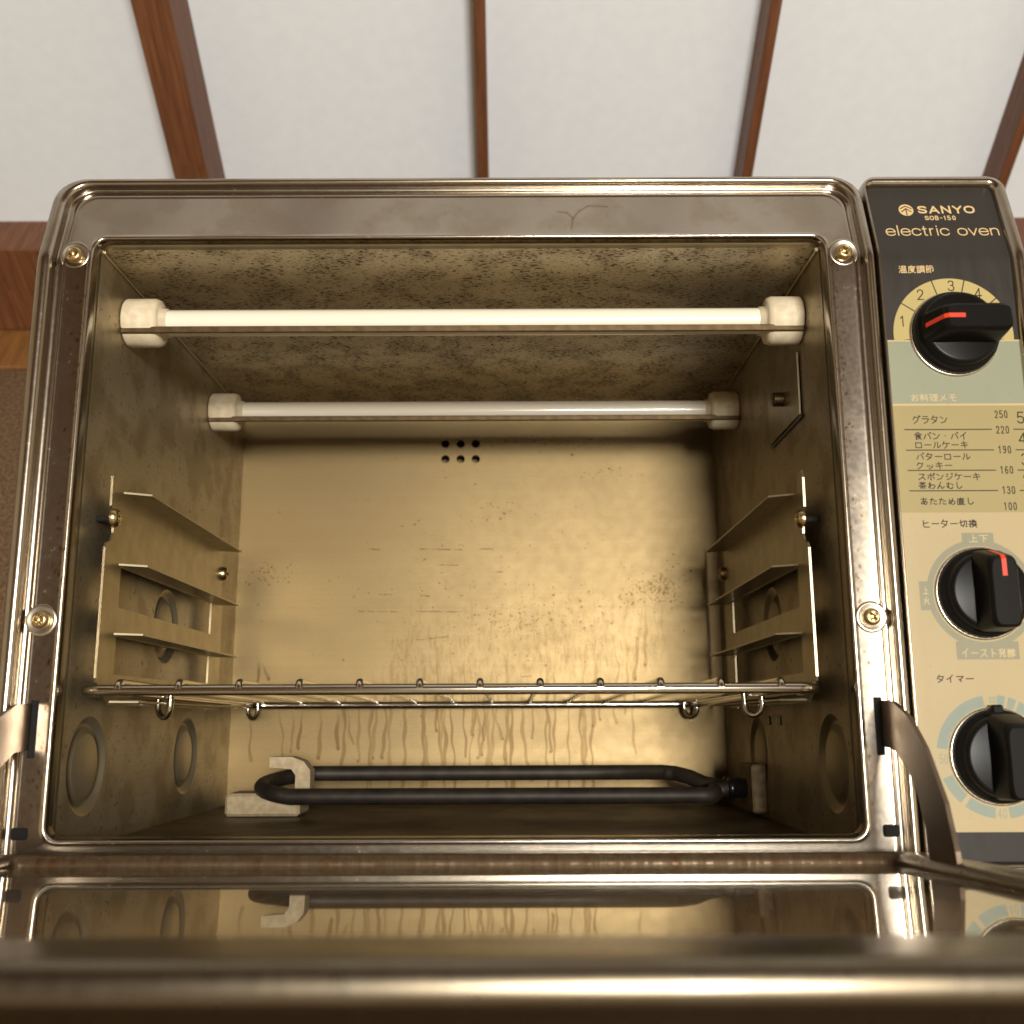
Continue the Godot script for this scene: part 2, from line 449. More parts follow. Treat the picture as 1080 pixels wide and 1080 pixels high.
# ------------------------------------------------------------------ lettering
const GLYPHS := {
	"グ": "3,1 1,5;3,2 8,2 6,7 2,10;8.2,0 8.8,1.3;9.4,0 10,1.1", "ク": "3,1 1,5;3,2 8,2 6,7 2,10", "ラ": "2,1 8,1;1,4 9,4 7,8 3,10",
	"タ": "4,0 1,5;3.5,2 8.5,2 6.5,7 2,10;3,5 7,7", "ン": "1,1.5 4,3.5;1.5,9.5 6,8 9,3", "パ": "3.5,3 1,9;6,2 8,5 9,9;8.3,0.8 9,0.2 9.7,0.8 9,1.6 8.3,0.8",
	"バ": "3.5,3 1,9;6,2 8,5 9,9;8.2,0 8.8,1.3;9.4,0 10,1.1", "・": "4.8,5 5.2,5", "イ": "8,0 5,3.5 1,6;5.3,3.5 5.3,10", "ロ": "1.5,2 8.5,2 8.5,9 1.5,9 1.5,2",
	"ー": "1,5 9.3,5", "ル": "3,1 3,5 1,9.5;6,1 6,9 8,8 9.7,5.5", "ケ": "3,0 1,5;2.3,3 9.5,3;6.5,3 6,7 3,10", "キ": "1.5,3 8.5,2.3;1,6.3 9.3,5.5;4.5,0 6,10",
	"ッ": "2,5 3,7;4.5,4.5 5.5,6.5;8.5,4.5 8,7.5 4,10", "ス": "2,1.5 8,1.5 5.5,6 1,9.5;5.8,6 9,9.5", "ポ": "1,3 9,3;5,0.5 5,10 4,9;2.5,5 1,8;7.5,5 9,8;8.3,0.8 9,0.2 9.7,0.8 9,1.6 8.3,0.8",
	"ジ": "2,1 4,2.5;1.3,4 3.3,5.5;2,9.5 6,8 9,4;7.7,0.5 8.3,1.8;9.2,0.2 9.8,1.4", "ヒ": "2,1 2,8 3,9.5 9,9.5;2,5 8,3.5", "マ": "1,2 9,2 5,7;3.5,5.5 6.5,9",
	"ト": "4,0 4,10;4,4 8.5,6.5", "メ": "7.5,1 6,5 1.5,9.5;3,3.5 8.5,8", "モ": "2,1.5 8,1.5;1,5 9,5;4.5,1.5 4.5,8.5 5.5,9.5 9,9.5",
	"お": "1,3 6.5,3;4,0.5 4,8.5 2.5,9.5 1.3,8 3,6 7,5 9,7 8,9.3 6,9.5;7.5,1.5 9.5,3", "あ": "1.5,2 8.5,1.7;4.5,0 4.3,5 5.3,9;7,4 5.5,7.5 2.5,9 1.5,7.5 3.5,5 7,4.5 9,6.5 8,9 6,9.7",
	"た": "1,2.5 6,2.5;4,0.5 1.5,9.5;6,4.8 9.3,4.5;5.5,7.5 6.5,9 9.5,9", "め": "2,2 4.5,9;6.5,1 5.5,6 2.5,9 1.3,7 3.5,4.5 7,4 9.3,6.5 8,9 6,9.8",
	"わ": "3,0.5 3,10;1,3 4,2.7 1,8 5,4.5 8,4.2 9.3,6.5 7.5,9 5.5,9.8", "ん": "5.5,0.5 1,9.7 4,5.5 5.5,6.5 6,9.3 8,9 9.5,6.5",
	"む": "1,3 6,3;3.5,0.5 3.5,7 2.3,8 1.5,6.5 3.5,5.5 3.8,8.5 5,9.7 8,9.5 8.5,7;7.5,2.5 9.5,4.5", "し": "3,0.5 3,7.5 4.5,9.5 7,9 9,6.5",
	"食": "5,0 0.5,3.5;5,0 9.5,3.5;4,3 6,3;2.5,4 7.5,4 7.5,6.7 2.5,6.7;2.5,4 2.5,10 5,9;2.5,5.3 7.5,5.3;5,7 9,10;8,7 6.5,8.3",
	"茶": "1,1.5 9,1.5;3.3,0 3.3,3;6.7,0 6.7,3;5,2.5 0.5,6;5,2.5 9.5,6;2,6.5 8,6.5;5,4.5 5,10;3.5,7.5 2,9.5;6.5,7.5 8,9.5",
	"直": "1,1.5 9,1.5;5,0 5,3;3,3 8,3 8,8 3,8 3,3;3,4.7 8,4.7;3,6.3 8,6.3;1,3 1,9.7 9.5,9.7",
	"温": "0.8,0.8 2.2,2;0.5,3.5 2,4.7;0.5,9.5 2.5,6;4,0.8 8.5,0.8 8.5,4.5 4,4.5 4,0.8;4,2.6 8.5,2.6;3.5,6 9,6 9,9.5;3.5,6 3.5,9.5;5.3,6 5.3,9.5;7.2,6 7.2,9.5;2.7,9.7 10,9.7",
	"度": "5,0 5,1.5;1.5,1.5 9.5,1.5;1.5,1.5 1.5,6 0.5,10;2.5,3.5 9,3.5;4,2.3 4,5 7.2,5 7.2,2.3;3,6.3 8,6.3 5.5,8.7 2,10;4,7 9.5,10",
	"調": "0.5,1 3.5,1;0,2.7 4,2.7;0.5,4.3 3.5,4.3;0.5,6 3.5,6;0.7,7.5 3.4,7.5 3.4,9.7 0.7,9.7 0.7,7.5;5,0.8 9.5,0.8 9.5,10;5,0.8 5,7 4.3,10;6,2.5 8.5,2.5;7.2,1.5 7.2,4.3;6,4.3 8.5,4.3;6.2,6 8.3,6 8.3,8.3 6.2,8.3 6.2,6",
	"節": "2,0 0.7,2;1.5,1 4,1;6,0 5,2;5.7,1 9,1;1,3.3 4.3,3.3 4.3,6.5 1,6.5;1,3.3 1,9.5 4.5,8.7;1,5 4.3,5;6,3.3 9.3,3.3 9.3,7.5 8.3,7.5;6,3.3 6,10",
	"料": "2.5,0.5 2.5,10;0.5,4.5 4.7,4.5;0.7,1.5 1.4,3.3;4.3,1.3 3.5,3.3;2.5,4.7 0.3,8;2.7,5 4.5,7;6,1.5 7,2.5;5.7,4 6.8,5;8.3,0.5 8.3,10;5,7.5 9.8,6.5",
	"理": "0.5,1.2 3.7,1.2;0.5,4.7 3.7,4.7;2.1,1.2 2.1,8.5;0.3,9 4,8;5,1 9.3,1 9.3,5.2 5,5.2 5,1;5,3 9.3,3;7.1,1 7.1,9.5;5,7.3 9.3,7.3;4.3,9.6 10,9.6",
	"切": "0.5,4 4.5,3;2.3,0.5 2.3,8 4.5,7;5,1.8 9.3,1.8 9,9 7.8,9;7,1.8 6.5,6 4.5,9.5",
	"換": "0.5,2.5 3.7,2.5;2.2,0.5 2.2,9.5 1.2,9;0.3,6.5 3.9,5;6,0 4.5,2;5.5,1 8,1 7,2.5;4.7,2.5 9.3,2.5 9.3,6 4.7,6 4.7,2.5;6.3,2.5 6,4.5;7.7,2.5 8,4.5;4,7 10,7;7,6 6.5,8 4,10;7.2,7.3 9.8,10",
	"上": "5,0.5 5,9.3;5,4.5 8.5,4.5;0.7,9.5 9.5,9.5", "下": "0.7,1.3 9.5,1.3;5,1.3 5,10;5,4 8,6", "火": "5,0 5,4 1,10;5,4 9,10;1.5,3 2.5,5.5;8.5,3 7.5,5.5",
	"発": "1,1.5 4,1 2,4;5,0.5 9,4;8.5,0.5 7,2;2.5,4 7.5,4;1.5,6 8.5,6;3.7,4 3.7,7 2,10;6.3,4 6.3,9.3 9,9.3 9,8",
	"酵": "0.5,1.2 4.5,1.2;0.8,3 4.2,3 4.2,9.7 0.8,9.7 0.8,3;1.9,1.2 1.9,5;3.1,1.2 3.1,5;0.8,7 4.2,7;5,2 8.5,2;6.7,0.5 6.7,3.7;5,3.7 9.8,3.7;9.3,1 5.5,5.5;5.8,5.7 8.8,5.7 7.3,7;5,7.7 9.8,7.7;7.3,7 7.3,9.8 6.5,9.5",
	"e": "0.7,6.5 9.4,6.5 9.2,5.3 8.4,4.2 7,3.5 5,3.2 3,3.5 1.6,4.2 0.8,5.3 0.6,6.6 0.8,7.9 1.6,9 3,9.7 5,10 7,9.8 8.5,9.2 9.3,8.4",
	"c": "9.2,5 8.4,4.1 7,3.5 5,3.2 3,3.5 1.6,4.2 0.8,5.3 0.6,6.6 0.8,7.9 1.6,9 3,9.7 5,10 7,9.7 8.4,9.1 9.2,8.2",
	"o": "5,3.2 7,3.5 8.4,4.2 9.2,5.3 9.4,6.6 9.2,7.9 8.4,9 7,9.7 5,10 3,9.7 1.6,9 0.8,7.9 0.6,6.6 0.8,5.3 1.6,4.2 3,3.5 5,3.2",
	"l": "5,0 5,10", "i": "5,3.3 5,10;5,0.5 5,1.2", "t": "4,1 4,9 4.8,9.9 7.5,10;1,3.5 7.5,3.5", "r": "2,3.3 2,10;2,5.8 3,4.2 4.5,3.5 7.5,3.4",
	"v": "0.6,3.3 5,10 9.4,3.3", "n": "1.2,3.3 1.2,10;1.2,5.6 2,4.2 3.6,3.4 5.6,3.2 7.4,3.5 8.5,4.4 8.9,5.6 8.9,10",
	"S": "9,2.2 8,0.9 5,0.4 2,0.9 1,2.4 2,4.2 5,5 8,5.8 9,7.6 8,9.2 5,9.6 2,9.1 1,7.8", "A": "0.5,10 5,0.4 9.5,10;2.2,6.8 7.8,6.8", "N": "1,10 1,0 9,10 9,0", "Y": "0.7,0 5,5 9.3,0;5,5 5,10",
	"O": "5,0.3 8,1 9.5,3 9.7,5 9.5,7 8,9 5,9.7 2,9 0.5,7 0.3,5 0.5,3 2,1 5,0.3", "B": "1.5,0 1.5,10;1.5,0.2 7,0.2 8.5,2.4 7,4.8 1.5,4.8;7,4.8 9,7.4 7,9.8 1.5,9.8", "-": "2,5 8,5",
	"0": "5,0 7.6,1 8.4,5 7.6,9 5,10 2.4,9 1.6,5 2.4,1 5,0", "1": "3,2 5.5,0 5.5,10", "2": "1.8,2.6 2.6,0.8 5,0 7.4,0.8 8.2,2.8 7,5 1.6,10 8.6,10",
	"3": "2,1.6 3,0.4 5,0 7.4,0.8 7.8,2.6 7,4.2 4.4,4.8;7,4.9 8.4,7 7.6,9.2 5,10 2.8,9.5 1.6,8", "4": "6.6,10 6.6,0 1,7.2 9,7.2", "5": "8,0 2.6,0 2,4.6 5,3.8 7.8,4.8 8.4,7 7.4,9.3 5,10 2.8,9.6 1.6,8.2",
	"6": "7.8,1.4 5.4,0 3,1.4 1.8,5 2,8 4,10 6.4,9.9 8.2,8 8,5.6 6,4.4 3.6,4.8 1.9,6.6", "9": "8.1,3.8 6.2,5.4 3.6,5.2 2,3.4 2.4,1.2 4.6,0 7,0.6 8.2,3 7.8,7 6,9.6 3.4,9.8 2.2,8.6",
}
const P_X0 := 193.5
const P_X1 := 257.0
const P_Y0 := -16.0
const P_Y1 := 301.0
const P_PX := 6.46

func pp(x: float, y: float) -> Vector2:
	return Vector2((x - P_X0) * P_PX, (P_Y1 - y) * P_PX)

# text between x and x + w, standing on y, h high; gap is the share of a cell left empty
func write(im: Image, text: String, x: float, y: float, w: float, h: float, line: float, c: Color, strength := 1.0, widths: Array = [], gap := 0.12) -> void:
	var total := 0.0
	for k in text.length():
		total += widths[k] if widths.size() else 1.0
	var at := x
	for k in text.length():
		var cell: float = (widths[k] if widths.size() else 1.0) / total * w
		var g: String = GLYPHS.get(text[k], "")
		for poly in g.split(";", false):
			var last := Vector2.INF
			for pair in poly.split(" ", false):
				var xy := pair.split(",")
				var p := pp(at + (gap / 2 + (1.0 - gap) * float(xy[0]) / 10.0) * cell, y + h * (1.0 - float(xy[1]) / 10.0))
				if last != Vector2.INF:
					stroke(im, last, p, line * P_PX / 2, c, strength)
				last = p
		at += cell

func ring_print(im: Image, cx: float, cy: float, r0: float, r1: float, a0: float, a1: float, c: Color) -> void:
	var p := pp(cx, cy)
	var ro := r1 * P_PX
	for y in range(maxi(0, int(p.y - ro - 1)), mini(im.get_height(), int(p.y + ro + 2))):
		for x in range(maxi(0, int(p.x - ro - 1)), mini(im.get_width(), int(p.x + ro + 2))):
			var d := Vector2(x + 0.5, y + 0.5) - p
			var l := d.length()
			var k := clampf(ro + 0.5 - l, 0.0, 1.0) * clampf(l - r0 * P_PX + 0.5, 0.0, 1.0)
			if k <= 0.0:
				continue
			var g := fposmod(rad_to_deg(atan2(-d.y, d.x)) - a0, 360.0)
			if g <= a1 - a0:
				im.set_pixel(x, y, im.get_pixel(x, y).lerp(c, k))

func rect_print(im: Image, x0: float, x1: float, y0: float, y1: float, c: Color) -> void:
	var a := pp(x0, y1)
	var b := pp(x1, y0)
	im.fill_rect(Rect2i(int(a.x), int(a.y), int(b.x) - int(a.x), maxi(1, int(b.y) - int(a.y))), c)

func panel_print() -> Image:
	var im := Image.create(int((P_X1 - P_X0) * P_PX), int((P_Y1 - P_Y0) * P_PX), false, Image.FORMAT_RGB8)
	var cream := rgb(170, 153, 118)
	var pale := rgb(184, 164, 124)
	var khaki := rgb(152, 138, 96)
	var sage := rgb(138, 140, 120)
	var dark := rgb(50, 46, 42)
	var ink := rgb(38, 30, 22)
	var ring_c := rgb(136, 132, 110)
	var sky_c := rgb(132, 140, 128)
	var gold := rgb(206, 176, 128)
	im.fill(cream)
	rect_print(im, P_X0, P_X1, 217.0, P_Y1, dark)
	rect_print(im, P_X0, P_X1, 187.0, 217.0, sage)
	rect_print(im, P_X0, P_X1, 216.6, 217.3, pale)
	rect_print(im, P_X0, P_X1, 137.0, 186.0, khaki)
	rect_print(im, P_X0, P_X1, 186.0, 187.0, pale)
	rect_print(im, P_X0, P_X1, P_Y0, 1.7, rgb(46, 42, 40))
	# maker's mark and name
	ring_print(im, 212.6, 286.0, 0.0, 3.5, 0.0, 360.0, gold)
	for e in [[-2.6, 0.9, 0.0, 2.4], [2.6, 0.9, 0.0, 2.4], [-2.2, -1.0, 0.0, 0.9], [2.2, -1.0, 0.0, 0.9], [0.0, 0.6, 0.0, -3.0]]:
		stroke(im, pp(212.6 + e[0], 286.0 + e[1]), pp(212.6 + e[2], 286.0 + e[3]), 1.6, dark)
	write(im, "SANYO", 217.6, 284.2, 28.0, 4.0, 0.95, gold, 1.0, [1.0, 1.05, 1.05, 1.0, 1.05], 0.2)
	write(im, "SOB-150", 220.4, 280.0, 15.2, 2.3, 0.5, gold, 1.0, [1.0, 1.0, 1.0, 0.8, 0.7, 1.0, 1.0], 0.25)
	write(im, "electric oven", 200.3, 270.8, 54.0, 5.8, 0.62, gold, 1.0, [1.15, 0.42, 1.15, 1.12, 0.7, 0.72, 0.42, 1.12, 0.7, 1.18, 1.05, 1.15, 1.12], 0.1)
	write(im, "温度調節", 203.2, 250.2, 16.6, 3.6, 0.42, gold)
	# temperature dial
	ring_print(im, 226.0, 219.9, 17.0, 27.4, -6.0, 186.0, rgb(176, 158, 106))
	for g in [146.0, 107.0, 75.0, 40.0]:
		var d := Vector2(cos(deg_to_rad(g)), sin(deg_to_rad(g)))
		stroke(im, pp(226.0 + d.x * 17.0, 219.9 + d.y * 17.0), pp(226.0 + d.x * 28.0, 219.9 + d.y * 28.0), 1.6, dark)
	for e in [["1", 164.0], ["2", 125.0], ["3", 88.0], ["4", 57.0], ["5", 15.0]]:
		var d := Vector2(cos(deg_to_rad(e[1])), sin(deg_to_rad(e[1])))
		write(im, e[0], 226.0 + d.x * 23.8 - 2.2, 219.9 + d.y * 23.8 - 2.4, 4.4, 4.8, 0.45, ink)
	# cooking table
	write(im, "お料理メモ", 203.6, 188.3, 21.4, 3.4, 0.42, pale)
	write(im, "グラタン", 203.6, 177.9, 16.4, 3.5, 0.36, ink)
	write(im, "食パン・パイ", 203.8, 170.4, 24.4, 3.3, 0.36, ink)
	write(im, "ロールケーキ", 203.7, 166.3, 24.4, 3.2, 0.36, ink)
	write(im, "バターロール", 203.9, 161.0, 24.6, 3.1, 0.36, ink)
	write(im, "クッキー", 203.7, 156.9, 16.6, 3.1, 0.36, ink)
	write(im, "スポンジケーキ", 204.0, 151.8, 28.2, 3.1, 0.36, ink)
	write(im, "茶わんむし", 204.0, 147.8, 20.0, 3.1, 0.36, ink)
	write(im, "あたため直し", 204.0, 140.6, 24.4, 3.1, 0.36, ink)
	var temps := [["250", 180.4], ["220", 173.2], ["190", 164.0], ["160", 154.7], ["130", 145.5], ["100", 138.2]]
	for e in temps:
		write(im, e[0], 240.7, e[1], 6.4, 3.2, 0.36, ink, 1.0, [], 0.2)
	for y in [175.0, 165.5, 156.2, 146.9]:
		stroke(im, pp(200.1, y), pp(239.0, y), 1.3, ink)
		stroke(im, pp(249.0, y), pp(255.5, y), 1.3, ink)
	for k in 5:
		write(im, str(5 - k), 250.2, [177.9, 168.2, 158.6, 149.2, 139.6][k], 4.6, 5.0, 0.5, ink)
	# heater switch
	write(im, "ヒーター切換", 204.0, 130.4, 24.6, 3.4, 0.38, ink)
	rect_print(im, 221.3, 235.2, 121.0, 127.8, ring_c)
	rect_print(im, 200.9, 206.5, 94.0, 106.5, ring_c)
	rect_print(im, 214.6, 241.6, 72.8, 80.5, ring_c)
	ring_print(im, 227.5, 101.2, 0.0, 23.6, 0.0, 360.0, ring_c)
	ring_print(im, 227.5, 101.2, 0.0, 20.8, 0.0, 360.0, cream)
	write(im, "上下", 224.0, 123.8, 9.0, 3.4, 0.45, pale)
	write(im, "上", 202.0, 101.0, 3.0, 3.2, 0.4, pale)
	write(im, "火", 202.0, 96.6, 3.0, 3.2, 0.4, pale)
	write(im, "イースト発酵", 216.4, 73.8, 23.6, 3.6, 0.42, pale)
	# timer
	write(im, "タイマー", 204.6, 63.2, 16.6, 3.0, 0.38, ink)
	for e in [[99.0, 172.0], [201.0, 228.0], [233.0, 263.0], [277.0, 318.0], [323.0, 352.0], [8.0, 30.0], [33.0, 50.0], [53.0, 63.0], [66.0, 74.0], [77.0, 85.0]]:
		ring_print(im, 227.8, 32.4, 20.8, 25.4, e[0], e[1], sky_c)
	write(im, "切", 226.0, 54.2, 3.8, 3.2, 0.36, sky_c)
	write(im, "50", 203.0, 29.6, 4.4, 3.6, 0.36, sky_c)
	write(im, "40", 225.6, 7.4, 4.4, 3.6, 0.36, sky_c)
	# age spots
	rng.seed = 77
	for k in 160:
		var p := pp(rng.randf_range(P_X0, P_X1), rng.randf_range(P_Y0, 216.0))
		stroke(im, p, p + Vector2(rng.randf_range(-2, 2), rng.randf_range(-3, 3)), rng.randf_range(0.4, 1.2), rgb(120, 92, 54), rng.randf_range(0.1, 0.5))
	return im

# ------------------------------------------------------------------ materials
func make_materials() -> void:
	# chrome with a film of handling and kitchen grease
	var w := 1024
	var h := 860
	var a := noise_bytes(w, h, 0.012, 5, 11)
	var b := noise_bytes(w, h, 0.11, 3, 12)
	var c := noise_bytes(w, h, 0.004, 3, 13)
	var im := Image.create(w, h, false, Image.FORMAT_RGB8)
	var rm := Image.create(w, h, false, Image.FORMAT_RGB8)
	for y in h:
		for x in w:
			var i := y * w + x
			var film := ss(0.42, 0.72, a[i] / 255.0)
			var speck := ss(0.80, 0.88, b[i] / 255.0) * ss(0.50, 0.70, a[i] / 255.0) * 0.25
			var col := rgb(180, 170, 156).lerp(rgb(162, 148, 130), film * 0.4)
			col = col.lerp(rgb(96, 70, 44), speck * 0.7)
			im.set_pixel(x, y, col)
			rm.set_pixel(x, y, Color(0, 0.17 + 0.02 * film + 0.02 * c[i] / 255.0 + 0.04 * b[i] / 255.0 + 0.3 * speck, 1.0 - 0.5 * speck))
	var to := func(x: float, y: float) -> Vector2:
		return Vector2((x + 205.0) / 400.0 * w, (310.0 - y) / 330.0 * h)
	for l in [[52.5, 274.5, 53.4, 281.0], [53.4, 281.0, 50.5, 284.5], [50.5, 284.5, 46.0, 285.0], [53.4, 281.0, 56.5, 285.5], [56.5, 285.5, 61.0, 288.5], [61.0, 288.5, 70.0, 288.0]]:
		stroke(im, to.call(l[0], l[1]), to.call(l[2], l[3]), 1.2, rgb(120, 94, 68), 0.4)
	rng.seed = 5
	for k in 220:
		var side := -1.0 if rng.randf() < 0.5 else 1.0
		var y := rng.randf_range(10, 262)
		var x := side * (171.5 + absf(rng.randfn(0.0, 2.5)))
		stroke(im, to.call(x, y), to.call(x + rng.randf_range(-0.5, 0.5), y + rng.randf_range(-1.5, 1.5)), rng.randf_range(0.4, 1.3), rgb(110, 76, 40), rng.randf_range(0.2, 0.7))
	M.chrome = StandardMaterial3D.new()
	M.chrome.albedo_texture = tex(im)
	M.chrome.metallic = 1.0
	M.chrome.roughness = 1.0
	M.chrome.roughness_texture = tex(rm)
	M.chrome.roughness_texture_channel = BaseMaterial3D.TEXTURE_CHANNEL_GREEN
	M.chrome.metallic_texture = M.chrome.roughness_texture
	M.chrome.metallic_texture_channel = BaseMaterial3D.TEXTURE_CHANNEL_BLUE
	M.door = door_steel()
	M.bright = triplanar(plain(rgb(196, 186, 170), 1.0, 1.0), 9.0)
	M.bright.roughness_texture = noise_tex(0.02, Color(0.20, 0.20, 0.20), Color(0.34, 0.34, 0.34), 21)
	M.arm = triplanar(plain(rgb(128, 112, 96), 1.0, 1.0), 9.0)
	M.arm.roughness_texture = noise_tex(0.02, Color(0.32, 0.32, 0.32), Color(0.44, 0.44, 0.44), 26)
	M.wire = plain(rgb(206, 198, 184), 0.16, 1.0)
	M.bracket = triplanar(plain(Color.WHITE, 0.36, 0.95), 6.0)
	M.bracket.albedo_texture = noise_tex(0.02, rgb(152, 140, 114), rgb(178, 166, 138), 22)
	M.brass = plain(rgb(190, 168, 124), 0.28, 1.0)
	M.steel_dark = plain(rgb(92, 76, 54), 0.4, 0.9)
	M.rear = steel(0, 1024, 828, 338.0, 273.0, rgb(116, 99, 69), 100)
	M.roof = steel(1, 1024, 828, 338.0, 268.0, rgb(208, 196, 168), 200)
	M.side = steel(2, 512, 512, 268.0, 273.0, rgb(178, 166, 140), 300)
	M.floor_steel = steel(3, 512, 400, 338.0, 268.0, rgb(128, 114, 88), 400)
	M.tube = plain(rgb(240, 230, 212), 0.22)
	M.tube.clearcoat_enabled = true
	M.tube.clearcoat = 0.6
	M.tube.clearcoat_roughness = 0.08
	M.ceramic = triplanar(plain(Color.WHITE, 0.6), 30.0)
	M.ceramic.albedo_texture = noise_tex(0.02, rgb(204, 184, 150), rgb(228, 216, 192), 23, 3, 256)
	M.shaded_ceramic = triplanar(plain(Color.WHITE, 0.7), 30.0)  # light-brown ceramic with the shade at the terminals put into its colour
	M.shaded_ceramic.albedo_texture = noise_tex(0.02, rgb(112, 92, 62), rgb(160, 140, 108), 28, 3, 256)
	M.rest = triplanar(plain(Color.WHITE, 0.7), 30.0)
	M.rest.albedo_texture = noise_tex(0.025, rgb(150, 130, 98), rgb(180, 163, 132), 29, 3, 256)
	M.sooty = triplanar(plain(Color.WHITE, 0.5, 0.8), 14.0)
	M.sooty.albedo_texture = noise_tex(0.03, rgb(80, 64, 44), rgb(116, 96, 68), 24, 3, 256)
	M.element = triplanar(plain(Color.WHITE, 0.55, 0.4), 9.0)
	M.element.albedo_texture = noise_tex(0.03, rgb(30, 25, 20), rgb(62, 53, 43), 25, 4, 256)
	M.black = plain(rgb(20, 18, 17), 0.28)
	M.matt_black = plain(rgb(10, 9, 8), 0.9)
	M.knob = plain(rgb(17, 15, 14), 0.34)
	M.knob.metallic_specular = 0.26
	M.red = plain(rgb(206, 58, 28), 0.4)
	M.casing = plain(rgb(120, 112, 100), 0.4, 0.3)
	M.panel = StandardMaterial3D.new()
	M.panel.albedo_texture = tex(panel_print())
	M.panel.metallic_specular = 0.32
	M.panel.roughness = 1.0
	M.panel.roughness_texture = noise_tex(0.02, Color(0.34, 0.34, 0.34), Color(0.56, 0.56, 0.56), 27, 5)
	M.trim_dark = plain(rgb(40, 34, 30), 0.2, 0.6)
	M.glass = StandardMaterial3D.new()
	M.glass.albedo_color = Color(0.9, 0.9, 0.86, 0.0)
	M.glass.roughness = 0.02
	M.glass.transparency = BaseMaterial3D.TRANSPARENCY_ALPHA
	M.glass.refraction_enabled = true
	M.glass.refraction_scale = 0.05
	# room
	M.paper = triplanar(plain(Color.WHITE, 0.9), 3.0)
	M.paper.albedo_texture = noise_tex(0.03, rgb(234, 240, 248), rgb(240, 245, 252), 31)
	M.wood = wood(rgb(128, 80, 48), rgb(96, 57, 33), 32)
	M.sill_wood = wood(rgb(150, 104, 54), rgb(118, 78, 38), 33)
	M.ceiling_wood = wood(rgb(150, 120, 90), rgb(112, 84, 60), 34)
	M.carpet = triplanar(plain(Color.WHITE, 0.95), 7.0)
	M.carpet.uv1_world_triplanar = true
	M.carpet.albedo_texture = noise_tex(0.06, rgb(70, 50, 34), rgb(146, 114, 80), 35, 5)
	M.carpet.normal_enabled = true
	M.carpet.normal_texture = noise_tex(0.12, Color.BLACK, Color.WHITE, 36, 3, 512, 6.0)
	M.sand_wall = triplanar(plain(Color.WHITE, 0.95), 4.0)
	M.sand_wall.albedo_texture = noise_tex(0.08, rgb(186, 174, 150), rgb(212, 200, 178), 37)

func door_steel() -> StandardMaterial3D:
	var w := 1024
	var h := 860
	var a := noise_bytes(w, h, 0.02, 2, 51)
	var b := noise_bytes(w, h, 0.10, 3, 52)
	var im := Image.create(w, h, false, Image.FORMAT_RGB8)
	var rm := Image.create(w, h, false, Image.FORMAT_RGB8)
	for y in h:
		for x in w:
			var i := y * w + x
			var film := ss(0.35, 0.75, a[i] / 255.0)
			var grime := ss(16.0, 11.0, y / float(h) * 330.0 + 8.0 * (b[i] / 255.0 - 0.5)) * (0.55 + 0.45 * ss(0.3, 0.6, b[i] / 255.0))
			im.set_pixel(x, y, rgb(122, 112, 96).lerp(rgb(110, 98, 80), film * 0.5).lerp(rgb(92, 72, 48), grime))
			rm.set_pixel(x, y, Color(0, 0.26 + 0.03 * film + 0.05 * b[i] / 255.0 + 0.22 * grime, 1.0 - 0.5 * grime))
	# rust and burnt crumbs along the hinge edge
	rng.seed = 9
	for k in 700:
		var x := rng.randf_range(-170, 170)
		var z := 8.0 + rng.randfn(0.0, 2.6)
		var p := Vector2((x + 205.0) / 400.0 * w, z / 330.0 * h)
		stroke(im, p, p + Vector2(rng.randf_range(-5, 5), rng.randf_range(-0.6, 0.6)), rng.randf_range(0.5, 1.8), rgb(84, 54, 28), rng.randf_range(0.15, 0.6))
	var m := StandardMaterial3D.new()
	m.albedo_texture = tex(im)
	m.metallic = 1.0
	m.roughness = 1.0
	m.roughness_texture = tex(rm)
	m.roughness_texture_channel = BaseMaterial3D.TEXTURE_CHANNEL_GREEN
	m.metallic_texture = m.roughness_texture
	m.metallic_texture_channel = BaseMaterial3D.TEXTURE_CHANNEL_BLUE
	return m

func wood(a: Color, b: Color, s: int) -> StandardMaterial3D:
	var n := FastNoiseLite.new()
	n.seed = s
	n.frequency = 0.03
	n.fractal_octaves = 4
	var w := 512
	var im := Image.create(w, w, false, Image.FORMAT_RGB8)
	for y in w:
		for x in w:
			var t := n.get_noise_2d(x * 3.0, y * 0.14)
			var f := n.get_noise_2d(x * 9.0 + 300.0, y * 0.5)
			im.set_pixel(x, y, a.lerp(b, clampf(0.5 + t * 0.9 + f * 0.35, 0.0, 1.0)))
	var m := triplanar(plain(Color.WHITE, 0.55), 4.0)
	m.albedo_texture = tex(im)
	return m

# ------------------------------------------------------------------ oven
func ring_part(called: String, x: Array, y: Array, profile: Array, mat: Material, parent: Node, cut: Array) -> MeshInstance3D:
	# profile rows: [left, right, bottom, top, radius, z], the first four outward from the rectangle x, y
	var rows := []
	var uvs := []
	for p in profile:
		var l := loop(x[0] - p[0], x[1] + p[1], y[0] - p[2], y[1] + p[3], p[4], p[5], cut)
		rows.append(l)
		var u := PackedVector2Array()
		for q in l:
			u.append(Vector2((q.x / MM + 205.0) / 400.0, (310.0 - q.y / MM) / 330.0))
		uvs.append(u)
	var st := new_st()
	skin(st, rows, true, uvs)
	return part(called, done(st), mat, parent)

